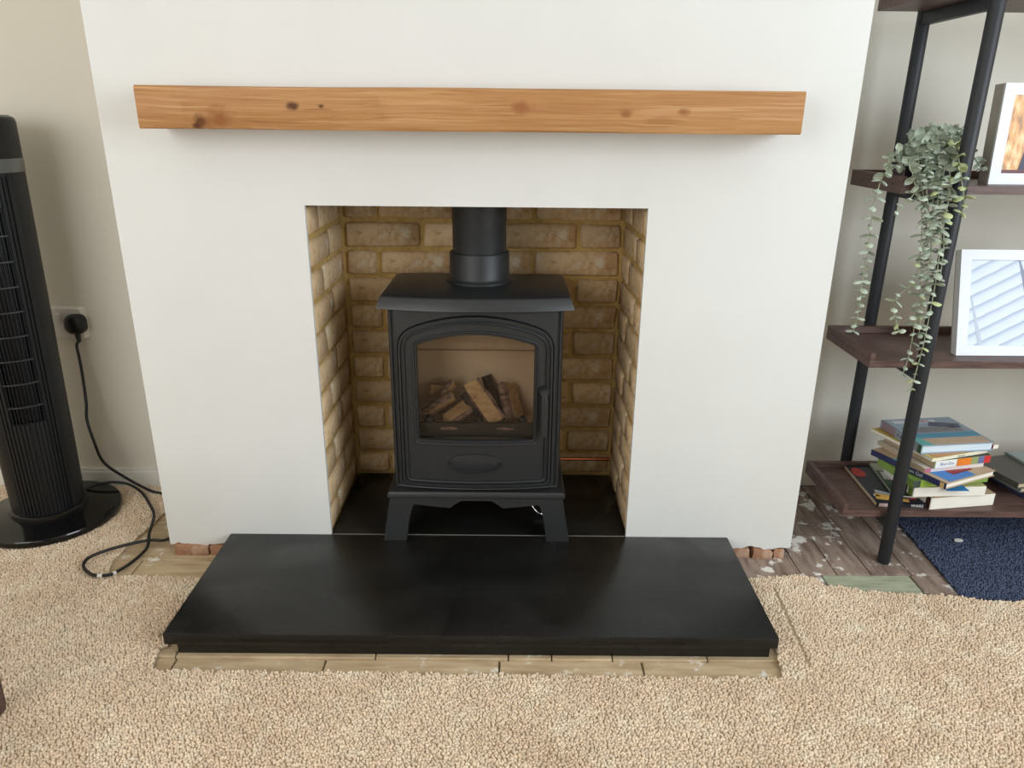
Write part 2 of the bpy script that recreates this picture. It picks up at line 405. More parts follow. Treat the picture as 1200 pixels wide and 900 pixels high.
bm = bmesh.new(); bm.from_mesh(carpet.data); bm.from_mesh(c2.data); bm.to_mesh(carpet.data); bm.free(); bpy.data.objects.remove(c2)

def in_poly(x, y, P):
    r = np.zeros(len(x), bool); j = len(P)-1
    for i in range(len(P)):
        xi, yi = P[i]; xj, yj = P[j]
        if yi != yj: r ^= ((yi > y) != (yj > y)) & (x < (xj-xi)*(y-yi)/(yj-yi)+xi)
        j = i
    return r
def tufts(name, P, bounds, step, rad, z0, hmin, hmax, m, parent, ragged=0, seams=()):
    x0, x1, y0, y1 = bounds
    gx, gy = np.meshgrid(np.arange(x0, x1, step), np.arange(y0, y1, step*.87)); gx[1::2] += step/2
    x = (gx+rng.uniform(-.32, .32, gx.shape)*step).ravel(); y = (gy+rng.uniform(-.32, .32, gy.shape)*step).ravel()
    k = in_poly(x+rng.normal(0, ragged, len(x)), y+rng.normal(0, ragged, len(x)), P)
    for (sa, sb) in seams:
        ax, ay = sa; bx, by = sb; ux, uy = bx-ax, by-ay; ll = ux*ux+uy*uy
        tt = ((x-ax)*ux+(y-ay)*uy)/ll; dd = np.abs((x-ax)*uy-(y-ay)*ux)/math.sqrt(ll)
        k &= ~((tt > 0) & (tt < 1) & (dd < .0045))
    x, y = x[k], y[k]; N = len(x)
    h = rng.uniform(hmin, hmax, N); r = rad*rng.uniform(.8, 1.2, N); a0 = rng.uniform(0, 6.28, N); tl = rng.normal(0, rad*.35, (N, 2))
    K = 4; V = np.zeros((N, 2*K+1, 3))
    for j in range(K):
        a = a0+2*math.pi*j/K
        V[:, j] = np.stack([x+r*np.cos(a), y+r*np.sin(a), np.full(N, z0)], 1)
        V[:, K+j] = np.stack([x+.85*r*np.cos(a)+tl[:, 0]*.7, y+.85*r*np.sin(a)+tl[:, 1]*.7, z0+h*.68], 1)
    V[:, 2*K] = np.stack([x+tl[:, 0], y+tl[:, 1], z0+h], 1)
    f = []
    for j in range(K):
        q = (j+1) % K; f += [(j, q, K+q), (j, K+q, K+j), (K+j, K+q, 2*K)]
    f = np.array(f); Fa = (f[None]+(np.arange(N)*(2*K+1))[:, None, None]).reshape(-1, 3)
    me = bpy.data.meshes.new(name); V = V.reshape(-1, 3)
    me.vertices.add(len(V)); me.vertices.foreach_set('co', V.ravel())
    me.loops.add(Fa.size); me.loops.foreach_set('vertex_index', Fa.ravel())
    me.polygons.add(len(Fa)); me.polygons.foreach_set('loop_start', np.arange(len(Fa))*3)
    me.update(); finish(me, m, smooth=True)
    o = link(name, me, parent); o['kind'] = 'stuff'; return o
tufts('pile', poly, (-1.8, 1.55, -.98, AL-.02), .0062, .0037, CT-.005, .005, .0085, LOOP, carpet, ragged=.0015, seams=[(P2((907, 688)), P2((950, 782))), (P2((236, 682)), P2((186, 748)))])

# navy mat under the shelving
mp = [(1.194, .40), (1.163, -.186), (1.31, -.203), (1.85, -.21), (1.85, .40)]
navy = mesh('floor_mat', *prism(mp, .0005, .005), NAVYB); tag(navy, 'navy blue carpet mat lying under the shelving unit', 'mat')
tufts('pile', mp, (1.12, 1.72, -.22, .40), .0062, .0036, .004, .003, .0065, NAVY, navy, ragged=.0008)

# ------------------------------------------------------------------ hearth
he = empty('hearth', (-.081, -.2, 0)); tag(he, 'wide black slate hearth slab in front of and under the stove', 'hearth')
o = box('front_slab', (HL, HR, -HD, -.0005, .036, H), SLATE, he, bev=.0028)
box('riser', (HL+.022, HR-.012, -HD+.014, -.03, .003, .0355), SLATE, he, bev=.001)
box('back_slab', (OL+.001, OR-.001, .0015, BY-.007, .036, H-.0005), SLATE, he, bev=.001)

box('joint', (OL+.002, OR-.002, -.0004, .0014, .05, H+.0003), mat('pale_joint', (120, 118, 112), .6), he)

# ------------------------------------------------------------------ mantel beam
MX0, MX1, MY, MZ0, MZ1 = -.789, .613, -.13, 1.1225, 1.208
KNOTS = [(-.655+.088, -.026, .018, 1), (-.665+.085, -.036, .012, 1), (-.46+.088, .004, .014, 1), (-.40+.088, .004, .007, 1), (-.62+.088, -.02, .03, 0), (.02+.088, .006, .02, 0), (.36+.088, .0, .010, 0), (.24+.088, -.004, .012, 0)]
def beam():
    nx = 70; loops = []
    hy, hz = (0-MY)/2, (MZ1-MZ0)/2; c = .004
    for i in range(nx+1):
        x = MX0+(MX1-MX0)*i/nx-(MX0+MX1)/2
        wob = lambda s: .0016*mnoise.noise(Vector((x*3+s*7, s*3.1, 0)))
        sec = [(-hy+wob(1), -hz+c+wob(2)), (-hy+c+wob(3), -hz+wob(4)), (hy, -hz), (hy, hz), (-hy+c+wob(5), hz+wob(6)), (-hy+wob(7), hz-c+wob(8))]
        loops.append([(x, y, z) for y, z in sec])
    V, Fc = loft(loops); n = len(loops[0])
    Fc += [tuple(range(n)), tuple(len(V)-n+k for k in range(n))]
    o = mesh('mantel_beam', V, Fc, mantel_mat(), auto=50)
    o.location = ((MX0+MX1)/2, MY/2-.0005, (MZ0+MZ1)/2)
    tag(o, 'knotty honey-brown wooden mantel beam fixed above the fireplace opening', 'mantel'); return o
beam()

# ------------------------------------------------------------------ stove
SX = -.0875
st = empty('stove', (SX, .13, H)); tag(st, 'black cast iron stove with arched glass door standing in the fireplace', 'stove')
HWB = .222
def bow(x, b=.022, hw=HWB): return -b*max(0, 1-(x/hw)**2)
def outline(hw, zb, zs, zt, rb, rt, n=14, m=5):
    P = []
    def seg(a, b, k):
        for i in range(k): t = i/k; P.append((a[0]+(b[0]-a[0])*t, a[1]+(b[1]-a[1])*t))
    def cor(a, c, b, k):
        for i in range(k): t = i/k; P.append(((1-t)**2*a[0]+2*t*(1-t)*c[0]+t*t*b[0], (1-t)**2*a[1]+2*t*(1-t)*c[1]+t*t*b[1]))
    az = lambda x: zs+(zt-zs)*(1-(x/hw)**2)
    seg((-hw+rb, zb), (hw-rb, zb), n); cor((hw-rb, zb), (hw, zb), (hw, zb+rb), m)
    seg((hw, zb+rb), (hw, zs-rt), n); cor((hw, zs-rt), (hw, zs+ (zt-zs)*.06), (hw-rt, az(hw-rt)), m)
    x0 = hw-rt
    for i in range(2*n): x = x0-2*x0*i/(2*n); P.append((x, az(x)))
    cor((-x0, az(x0)), (-hw, zs+(zt-zs)*.06), (-hw, zs-rt), m); seg((-hw, zs-rt), (-hw, zb+rb), n); cor((-hw, zb+rb), (-hw, zb), (-hw+rb, zb), m)
    return P
def ring(ol, y, b=.022): return [(SX+x, .0+y+bow(x, b), z) for x, z in ol]
# body shell: front plate with door hole, sides, back, top, bottom
DO = dict(hw=.199, zb=.219, zs=.640, zt=.690, rb=.016, rt=.045)
def dl(d, **k):
    a = dict(DO); a['hw'] -= d; a['zb'] += d; a['zs'] -= d*.6; a['zt'] -= d; a['rb'] = max(.004, a['rb']-d*.3); a['rt'] = max(.01, a['rt']-d*.6); return outline(**a)
FY = .014
body_out = outline(HWB, .206, .702, .702, .004, .004)
# the plate's arch part must stay above the door's arch
loops = [ring(body_out, FY+.27, 0), ring(body_out, FY+.012), ring(outline(HWB-.004, .209, .702, .702, .004, .004), FY), ring(outline(HWB-.009, .212, .702, .702, .004, .004), FY+.001),
         ring(outline(HWB-.011, .213, .701, .701, .004, .004), FY+.005), ring(outline(HWB-.014, .214, .7, .7, .004, .004), FY+.005), ring(outline(HWB-.016, .215, .699, .699, .004, .004), FY-.001), ring(dl(-.001), FY-.001), ring(dl(-.001), FY+.018),
         ring(dl(.03), FY+.018)]
V, Fc = loft(loops); nb = len(body_out)
Fc.append(tuple(range(nb)))
mesh('body', V, Fc, IRON, st, auto=30)
# firebox lining
FX0, FX1, FB = SX-.175, SX+.175, .215
fb = mesh('firebox', *multibox([(FX0, FX1, FB, FB+.012, .335, .667), (FX0-.012, FX0, .05, FB+.012, .335, .667), (FX1, FX1+.012, .05, FB+.012, .335, .667), (FX0, FX1, .06, FB, .325, .345), (FX0, FX1, .05, FB, .655, .667)]), VERM, st)
box('firebox_ledge', (FX0+.001, FX1-.001, FB-.012, FB-.0005, .345, .535), VERM, st, bev=.001)
# door
dr = empty('door', (0, 0, 0)); dr.parent = st
WO = dict(hw=.149, zb=.353, zs=.612, zt=.641, rb=.004, rt=.006)
def wl(d):
    a = dict(WO); a['hw'] += d; a['zb'] -= d; a['zs'] += d*.7; a['zt'] += d; a['rb'] += d*.8; a['rt'] += d*1.2; return outline(**a)
DY = FY-.002
seq = [(dl(.0015), .016), (dl(.0015), -.003), (dl(.003), -.0065), (dl(.0075), -.0065), (dl(.009), -.002), (dl(.0135), -.002), (dl(.0145), -.0085), (dl(.0165), -.0100), (dl(.0185), -.0085), (dl(.0195), -.003),
       (dl(.03), -.003), (wl(.022), -.003), (wl(.0115), -.003), (wl(.0105), -.0075), (wl(.0085), -.009), (wl(.0065), -.0075), (wl(.0055), -.004), (wl(.002), -.004), (wl(0), -.001), (wl(0), .014)]
V, Fc = loft([ring(o_, DY+y) for o_, y in seq])
mesh('door_frame', V, Fc, IRON, dr, auto=24)
# oval boss
def oval(a, b, y): return [(SX-.002+a*math.cos(2*math.pi*i/40), DY-.004+y+bow(a*math.cos(2*math.pi*i/40)), .2905+b*math.sin(2*math.pi*i/40)) for i in range(40)]
V, Fc = loft([oval(.071, .0275, .001), oval(.0700, .0268, -.005), oval(.0675, .0248, -.0055), oval(.0655, .0230, .000), oval(.061, .0195, -.0005), oval(.03, .0095, -.002)]); Fc.append(tuple(len(V)-40+k for k in range(40)))
mesh('oval_badge', V, Fc, IRON, dr, auto=28)
# glass
gm = bpy.data.materials.new('stove_glass'); gm.use_nodes = True; nt = gm.node_tree; nt.nodes.clear()
out = nt.nodes.new('ShaderNodeOutputMaterial'); mxs = nt.nodes.new('ShaderNodeMixShader'); tr = nt.nodes.new('ShaderNodeBsdfTransparent'); gl = nt.nodes.new('ShaderNodeBsdfGlossy'); fr = nt.nodes.new('ShaderNodeFresnel')
tr.inputs[0].default_value = (.86, .83, .79, 1); gl.inputs['Roughness'].default_value = .06; fr.inputs[0].default_value = 1.45
nt.links.new(fr.outputs[0], mxs.inputs[0]); nt.links.new(tr.outputs[0], mxs.inputs[1]); nt.links.new(gl.outputs[0], mxs.inputs[2]); nt.links.new(mxs.outputs[0], out.inputs[0])
go = outline(.156, .347, .617, .648, .004, .006)
V = ring(go, DY+.008); mesh('glass', V, [tuple(range(len(V)))], gm, dr)
# handle: round boss with a lever hanging down
hx = .1755; hy = DY+bow(hx)
def disc(cx, cz, y0, y1, r0, r1, n=24):
    return [[(SX+cx+r*math.cos(2*math.pi*i/n), y, cz+r*math.sin(2*math.pi*i/n)) for i in range(n)] for (y, r) in ((y0, r0), (y0-.003, r0), (y1+.003, r1), (y1, r1*.75))]
lps = disc(hx, .4885, hy-.002, hy-.024, .017, .012); V, Fc = loft(lps); Fc.append(tuple(len(V)-24+k for k in range(24)))
hd = mesh('handle', V, Fc, IRON, dr, auto=40)
pts = [(SX+hx, hy-.020, .4885), (SX+hx+.001, hy-.022, .474), (SX+hx+.001, hy-.022, .44), (SX+hx+.001, hy-.022, .40), (SX+hx+.001, hy-.022, .372)]
lv = [[(p[0]+s*w, p[1]+d, p[2]) for s, d in ((-1, .004), (-1, -.003), (-.6, -.005), (.6, -.005), (1, -.003), (1, .004))] for p, w in zip(pts, (.005, .0075, .008, .008, .0075))]
V, Fc = loft(lv); Fc += [tuple(range(6)), tuple(len(V)-6+k for k in range(6))]; mesh('handle_lever', V, Fc, IRON, hd, auto=40)
# top plate with bowed sloping front
def plate_loop(hw, yb, inset, z):
    P = []; hw = hw-inset
    for i in range(33):
        x = -hw+2*hw*i/32; P.append((SX+x, -.002+inset*1.2-.033*(1-(x/hw)**2), z))
    P += [(SX+hw, yb-inset*.3-.012, z), (SX+hw-.012, yb-inset*.3, z), (SX-hw+.012, yb-inset*.3, z), (SX-hw, yb-inset*.3-.012, z)]
    return P
V, Fc = loft([plate_loop(.246, .292, .008, .701), plate_loop(.246, .292, 0, .7045), plate_loop(.246, .292, .001, .709), plate_loop(.246, .292, .009, .731), plate_loop(.246, .292, .0115, .7345), plate_loop(.246, .292, .016, .7365)])
nl = 37; Fc += [tuple(range(nl)), tuple(len(V)-nl+k for k in range(nl))]
mesh('top_plate', V, Fc, IRON, st, auto=32)
# base plate and stand
V, Fc = loft([[(SX+sx*(.238-i), yy, z) for sx, yy in ((-1, -.022+i), (1, -.022+i), (1, .27-i), (-1, .27-i))] for i, z in ((.004, .188), (0, .191), (0, .2), (.005, .206))])
Fc += [(0, 1, 2, 3), (12, 13, 14, 15)]; mesh('base_plate', V, Fc, IRON, st, auto=40)
def stand(y0, y1, name):
    prof = [(-.252, H), (-.190, H), (-.186, .10), (-.180, .135), (-.171, .166), (-.165, .170), (-.118, .1645), (-.071, .160), (-.058, .170), (-.041, .181), (.041, .181), (.058, .170), (.071, .160), (.118, .1645), (.165, .170), (.171, .166), (.180, .135), (.186, .10), (.190, H), (.252, H), (.243, .12), (.232, .190), (-.232, .190), (-.243, .12)]
    n = len(prof); V = []
    for f, t in ((0, 0), (1, 1)):
        for x, z in prof:
            s = (.19-z)/(.19-H)
            yy = (y0 if f == 0 else y1)
            V.append((SX+x, yy+(-.012*s if y0 < .1 else .012*s), z))
    Fc = [tuple(range(n)), tuple(range(n, 2*n))[::-1]]+[(i, (i+1) % n, n+(i+1) % n, n+i) for i in range(n)]
    o = mesh(name, V, Fc, IRON, st); 
    return o
stand(-.018, .012, 'front_leg_frame'); stand(.235, .262, 'rear_leg_frame')
for sx in (-1, 1): box('side_apron', (SX+sx*.222-.008, SX+sx*.222+.008, .012, .235, .15, .188), IRON, st)
# flue
FCX, FCY = -.0845, .2
lathe('flue_spigot', [(.088, .736), (.088, .741), (.083, .745), (.080, .75), (.080, .812), (.0775, .8155), (.072, .8155)], FCX, FCY, FLUE, st, 48)
lathe('flue_pipe', [(.0715, .745), (.0715, .893), (.0722, .895), (.0722, .9655)], FCX, FCY, FLUE, st, 48)
# burner tray bar behind the glass
bt = mesh('burner_tray', *multibox([(SX-.158, SX+.158, .041, .052, .3455, .381), (SX-.158, SX+.158, .052, .12, .3455, .352), (SX-.158, SX+.158, .034, .041, .3455, .351)]), mat('burner_tray', (52, 46, 40), .6), st)
for x in (-.075, .075): 
    V = [(SX+x+.024*math.cos(t*math.pi/8), .0405, .3665+.0045*math.sin(t*math.pi/8)) for t in range(16)]; V2 = [(v[0], .0425, v[2]) for v in V]
    Vv, Fc = loft([V, V2]); Fc.append(tuple(range(16))); mesh('air_slot', Vv, Fc, BARK, bt)

# logs: every ceramic log its own thing
def log(label, p0, p1, r0, r1, flat, m_bark, m_split, seed, squash=1.0):
    p0, p1 = Vector(p0), Vector(p1); t = (p1-p0).normalized()
    a = Vector((0, -1, 0)); up = (a-t*a.dot(t)).normalized(); s = t.cross(up)
    n = 16; L_ = 9; loops = []; V = []; mi = []
    for i in range(L_):
        f = i/(L_-1); c = p0.lerp(p1, f); r = r0+(r1-r0)*f
        lp = []
        for k in range(n):
            an = 2*math.pi*k/n
            d = up*math.cos(an)*squash+s*math.sin(an)
            rr = r*(1+.22*mnoise.noise(Vector((math.cos(an)*1.3+seed, math.sin(an)*1.3, f*3+seed))))
            # split face: cut the round flat on one side
            ca = math.cos(an-flat)
            if ca > .3: rr = min(rr, r*.3/ca)
            lp.append(c+d*rr+t*(.006*mnoise.noise(Vector((an, seed, 3)))*(1 if i in (0, L_-1) else 0)))
        loops.append(lp)
    V, Fc = loft(loops)
    for i in range(L_-1):
        for k in range(n):
            an = 2*math.pi*(k+.5)/n; mi.append(1 if math.cos(an-flat) > .28 else 0)
    Fc += [tuple(range(n)), tuple(len(V)-n+k for k in range(n))]; mi += [1, 1]
    base = ((p0.x+p1.x)/2, (p0.y+p1.y)/2, min(v[2] for v in V))
    me_o = top_mesh('ceramic_log', V, Fc, [m_bark, m_split], base, mi=mi, auto=45)
    tag(me_o, label, 'log', 'logs in the stove'); return me_o
def fp(px, Y): h = hit(px, 1, Y); return (h[0], h[1], h[2])
log('long pale split log leaning diagonally at the front of the firebox', fp((551, 448), .135), fp((583, 494), .08), .026, .027, -.45, BARK, SPLIT, 1.3)
log('bark-covered log slanting up to the right at lower left of the firebox', fp((497, 487), .09), fp((532, 466), .12), .021, .022, 1.0, BARK, SPLIT, 4.1)
log('short chunky log with dark ringed end at bottom centre of the firebox', fp((524, 492), .095), fp((552, 474), .15), .024, .029, -1.15, BARK, SPLIT, 7.7)
log('small pale block log at the back left of the firebox', fp((504, 457), .165), fp((526, 458), .17), .020, .021, .1, BARK, SPLIT, 2.9)
log('dark bark log at upper left crossing over the block log', fp((517, 466), .135), fp((533, 449), .15), .015, .018, 1.0, BARK, SPLIT, 3.7)
log('charred dark log standing at the back centre of the firebox', fp((571, 440), .185), fp((590, 480), .15), .018, .02, 5, CHAR, CHAR, 5.5)
log('broad brown log leaning at the right side of the firebox', fp((595, 450), .17), fp((604, 491), .11), .031, .033, -1.1, BARK, SPLIT, 9.2)
log('dark small ember log tucked behind the long pale log', fp((545, 460), .16), fp((562, 484), .13), .016, .017, 4, CHAR, CHAR, 11)
def ember(px, Y, r, lab, sd):
    bm = bmesh.new(); bmesh.ops.create_icosphere(bm, subdivisions=2, radius=r)
    for v in bm.verts: v.co *= 1+.35*mnoise.noise(v.co*90+Vector((sd, 0, 0)))
    zmin = min(v.co.z for v in bm.verts)
    for v in bm.verts: v.co.z -= zmin
    me = bpy.data.meshes.new('ember'); bm.to_mesh(me); bm.free(); finish(me, EMBER)
    h = hit(px, 1, Y); o = link('ember', me); o.location = (h[0], h[1], .353 if h[2] < .365 else h[2]-r); tag(o, lab, 'ember')
ember((503, 494), .075, .018, 'dark shiny ember lump at the left corner of the firebox', 1)
ember((560, 493), .078, .016, 'dark shiny ember lump beside the foot of the long pale log', 5)
ember((612, 492), .08, .012, 'dark ember lump at the right corner of the firebox', 8)

# gas pipe behind the stove and its hose below
gp = top_mesh('gas_pipe', *tube_data([(-.02, BY-.03, .1315), (.3, BY-.03, .131), (.318, BY-.03, .131)], .005, 10), COPPER, (.15, BY-.03, .126), auto=60)
tag(gp, 'thin horizontal copper gas pipe in front of the brick fireback', 'pipe')
hs = smooth_path([hit((621, 588), 1, .12), hit((625, 594), 1, .11), hit((630, 600), 1, .10), hit((637, 603), 1, .1), hit((645, 602), 1, .12)], 5)
hp = top_mesh('gas_hose', *tube_data(hs, .004, 8), CHROME, tuple(hs[2]), auto=60); tag(hp, 'curved chrome hose under the stove beside its right leg', 'hose')

# ------------------------------------------------------------------ tower fan
FX, FYY = -1.377, .184
fan = empty('tower_fan', (FX, FYY, CT)); tag(fan, 'black tower fan with fluted body and round glossy base', 'fan')
lathe('base', [(.186, CT), (.191, .016), (.191, .026), (.188, .031), (.12, .040), (.105, .044)], FX, FYY, GLOSSP, fan, 64)
lathe('base_collar', [(.104, .040), (.102, .055), (.098, .058)], FX, FYY, GLOSSP, fan, 48)
FACE = math.radians(-90+32)     # direction the grille faces
ZG0, ZG1 = .345, .925
def fr_(z): return .094+.017*min(1, z/1.1)
def fan_body():
    degs = [-42+.5*i for i in range(169)]; d = 46.0
    while d < 316: degs.append(d); d += 4.0
    NA = len(degs); zs = [.05, .06, .061, .10, .2, .3, ZG0-.001, ZG0, .5, .7, .85, ZG1, ZG1+.001, .97, 1.0, 1.001, 1.012]
    loops = []
    for z in zs:
        lp = []; r0 = fr_(z)
        for dg in degs:
            r = r0-(.004 if z < .06 else 0)
            if .0605 < z < 1.0005 and abs(dg) <= 42:
                ph = ((abs(dg)-24) % 6)/6
                if abs(dg) > 24 or not (ZG0 <= z <= ZG1): r -= .004 if ph < .3 else 0
                else: r -= .022
            a = FACE+math.radians(dg); lp.append((FX+r*math.cos(a), FYY+r*math.sin(a), z))
        loops.append(lp)
    V, Fc = loft(loops); Fc += [tuple(range(NA)), tuple(len(V)-NA+k for k in range(NA))]
    return mesh('housing', V, Fc, BLACKP, fan, auto=35)
hsg = fan_body()
lathe('trim_band', [(fr_(1.0)-.004, 1.008), (fr_(1.0)+.0015, 1.009), (fr_(1.05)+.0015, 1.043), (fr_(1.05)-.004, 1.044)], FX, FYY, SILVER, fan, 64)
lathe('cap', [(.108, 1.042), (.1105, 1.044), (.1115, 1.13), (.109, 1.139), (.104, 1.143)], FX, FYY, BLACKP, fan, 64)
lathe('control_panel', [(.103, 1.142), (.098, 1.147), (.06, 1.148)], FX, FYY, mat('grey_panel', (92, 94, 96), .3), fan, 48)
def pol(d, r, z): return (FX+r*math.cos(FACE+math.radians(d)), FYY+r*math.sin(FACE+math.radians(d)), z)
for i in range(10):
    d = -22.5+5*i
    V, Fc = loft([[pol(d-.5, fr_(z)-.014, z), pol(d+.5, fr_(z)-.014, z), pol(d+.5, fr_(z)-.003, z), pol(d-.5, fr_(z)-.003, z)] for z in (ZG0-.001, .6, .8, ZG1+.001)])
    mesh('grille_slat', V, Fc, BLACKP, fan)
zz = ZG0+.048
while zz < ZG1-.02:
    V, Fc = loft([[pol(d, fr_(zz)-.012, zz-.0018), pol(d, fr_(zz)-.0005, zz-.0018), pol(d, fr_(zz)-.0005, zz+.0018), pol(d, fr_(zz)-.012, zz+.0018)] for d in range(-25, 26, 5)])
    mesh('grille_bar', V, Fc, mat('grille_bar', (44, 45, 47), .4) if 'grille_bar' not in bpy.data.materials else bpy.data.materials['grille_bar'], fan); zz += .066

# ------------------------------------------------------------------ socket, plug and cable
def rr(cx, cz, w, h, r, y, n=6):
    P = []
    for (sx, sz, a0) in ((1, 1, 0), (-1, 1, 90), (-1, -1, 180), (1, -1, 270)):
        for i in range(n+1):
            a = math.radians(a0+90*i/n); P.append((cx+sx*(w/2-r)+r*math.cos(a), y, cz+sz*(h/2-r)+r*math.sin(a)))
    return P
sk = empty('wall_socket', (-1.333, AL, .558)); tag(sk, 'white single power socket on the left alcove wall beside the fan', 'socket')
cx, cz = -1.333, .558
V, Fc = loft([rr(cx, cz, .1, .097, .006, AL), rr(cx, cz, .1, .097, .006, AL-.018), rr(cx, cz, .092, .089, .006, AL-.024)]); Fc.append(tuple(len(V)-28+k for k in range(28)))
mesh('face_plate', V, Fc, SOCKETW, sk, auto=40)
V, Fc = loft([rr(cx-.024, cz+.018, .016, .026, .002, AL-.023), rr(cx-.024, cz+.018, .014, .024, .002, AL-.030)]); Fc.append(tuple(len(V)-28+k for k in range(28)))
mesh('rocker_switch', V, Fc, SOCKETW, sk, auto=40)
pc = hit((86, 381), 1, AL-.05)
pg = empty('power_plug', (pc[0], AL-.0245, pc[2])); tag(pg, 'black moulded plug pushed into the white wall socket', 'plug')
V, Fc = loft([rr(pc[0], pc[2], .056, .056, .018, AL-.0245), rr(pc[0], pc[2], .060, .058, .020, AL-.034), rr(pc[0], pc[2], .058, .056, .021, AL-.050), rr(pc[0], pc[2], .044, .042, .02, AL-.057)]); Fc += [tuple(len(V)-28+k for k in range(28)), tuple(range(28))]
mesh('plug_body', V, Fc, RUBBER, pg, auto=50)
tube('strain_relief', [(pc[0]+.001, AL-.040, pc[2]-.024), (pc[0]+.002, AL-.041, pc[2]-.036), (pc[0]+.004, AL-.043, pc[2]-.054)], [.0085, .0075, .0055], RUBBER, pg, 10)
zc_ = CT+.010
cab = [(pc[0]+.004, AL-.043, pc[2]-.05)] + [tuple(hit(p, 1, y)) for p, y in (((90, 405), .345), ((93, 420), .338), ((96, 436), .325), ((101, 471), .30), ((102, 492), .285), ((110, 517), .275), ((121, 541), .29), ((142, 556.6), .31), ((171, 572.6), .325), ((188, 578), .325))]
cab += [(-1.02, .30, zc_), (-.965, .22, zc_), (-.952, .12, zc_-.004)]
cab += [tuple(hit(p, 2, zz_)) for p, zz_ in (((196, 632), .012), ((175, 633), .016), ((150, 638), .022), ((125, 645), .024), ((105, 653), .022), ((98, 661), zc_), ((100, 668), zc_), ((110, 674), zc_), ((125, 674), zc_), ((135, 671), .016), ((150, 662), .008), ((165, 650), .008), ((173, 640), .012), ((175, 625), .026), ((180.6, 604), .022), ((175, 590), zc_), ((166, 577), zc_))] + [tuple(hit(p, 1, y)) for p, y in (((152, 568), .335), ((135, 565), .33), ((118, 567), .315), ((106, 571), .30), ((96, 576), .275))]
cp_ = smooth_path(cab, 6)
co = top_mesh('power_cable', *tube_data(cp_, .0044, 8), RUBBER, (-1.1, .1, .01), auto=70); tag(co, 'black fan cable looping from the plug over carpet and bare boards', 'cable')
for px in ((120, 672), (133, 671)):
    h = hit(px, 2, zc_); i = min(range(len(cp_)), key=lambda k: (cp_[k]-Vector(h)).length)
    tube('cable_tie', [cp_[i-1], cp_[i], cp_[i+1]], .0056, SOCKETW, co, 8)

# ------------------------------------------------------------------ shelving unit
TZ = [.172, .600, 1.030, 1.450]; TX0, TX1, TY0, TY1 = .912, 2.03, 0.0, .272
su = empty('shelving_unit', (1.45, .13, 0)); tag(su, 'open shelving unit with black tube legs and dark walnut trays', 'shelves')
LX = 1.04; LX2 = 1.90
for x in (LX, LX2):
    for y in (-.0165, .2885):
        V, Fc = lathe_data([(.0155, .0005), (.0165, .003), (.0165, 1.72), (.015, 1.723)], x, y, 20); mesh('leg', V, Fc, TUBE, su, auto=40)
    for z in TZ: box('crossbar', (x-.011, x+.011, -.006, .278, z-.0685, z-.0395), TUBE, su, bev=.002)
for z in TZ:
    tr_ = mesh('tray', *multibox([(TX0, TX1, TY0, TY1, z-.039, z-.020)]), WALNUT, su)
    for nm, b in (('rim', (TX0, TX0+.013, TY0, TY1, z-.0199, z)), ('rim', (TX1-.013, TX1, TY0, TY1, z-.0199, z)), ('rim', (TX0+.0131, TX1-.0131, TY1-.013, TY1, z-.0199, z))):
        box(nm, b, WALNUT, tr_, bev=.0008, seg=1)

# ------------------------------------------------------------------ framed pictures
def art_mat(kind):
    m = bpy.data.materials.new('print_'+kind); m.use_nodes = True; nt = m.node_tree; N = nt.nodes; L = nt.links; b = N['Principled BSDF']; b.inputs['Roughness'].default_value = .35
    tc = N.new('ShaderNodeTexCoord'); mp = N.new('ShaderNodeMapping'); L.new(tc.outputs['Object'], mp.inputs[0]); cr = N.new('ShaderNodeValToRGB'); e = cr.color_ramp.elements
    if kind == 'pale':
        mp.inputs['Rotation'].default_value = (0, math.radians(27), 0)
        w = N.new('ShaderNodeTexWave'); w.wave_profile = 'SAW'; w.bands_direction = 'Z'; w.inputs['Scale'].default_value = 10.5; w.inputs['Distortion'].default_value = .5; w.inputs['Detail Scale'].default_value = 3
        L.new(mp.outputs[0], w.inputs['Vector']); L.new(w.outputs[0], cr.inputs[0])
        e[0].position = 0; e[0].color = s2l((128, 144, 168))+(1,); e[1].position = .16; e[1].color = s2l((206, 214, 226))+(1,)
        x = e.new(.7); x.color = s2l((196, 206, 222))+(1,); x = e.new(.97); x.color = s2l((160, 174, 196))+(1,)
    else:
        mp.inputs['Scale'].default_value = (9, 1, 3); mp.inputs['Rotation'].default_value = (0, math.radians(-10), 0)
        w = N.new('ShaderNodeTexNoise'); w.inputs['Scale'].default_value = 9; w.inputs['Detail'].default_value = 6; L.new(mp.outputs[0], w.inputs['Vector']); L.new(w.outputs[0], cr.inputs[0])
        e[0].position = .3; e[0].color = s2l((120, 70, 30))+(1,); e[1].position = .72; e[1].color = s2l((250, 226, 180))+(1,); x = e.new(.5); x.color = s2l((214, 150, 66))+(1,)
    L.new(cr.outputs[0], b.inputs['Base Color']); return m
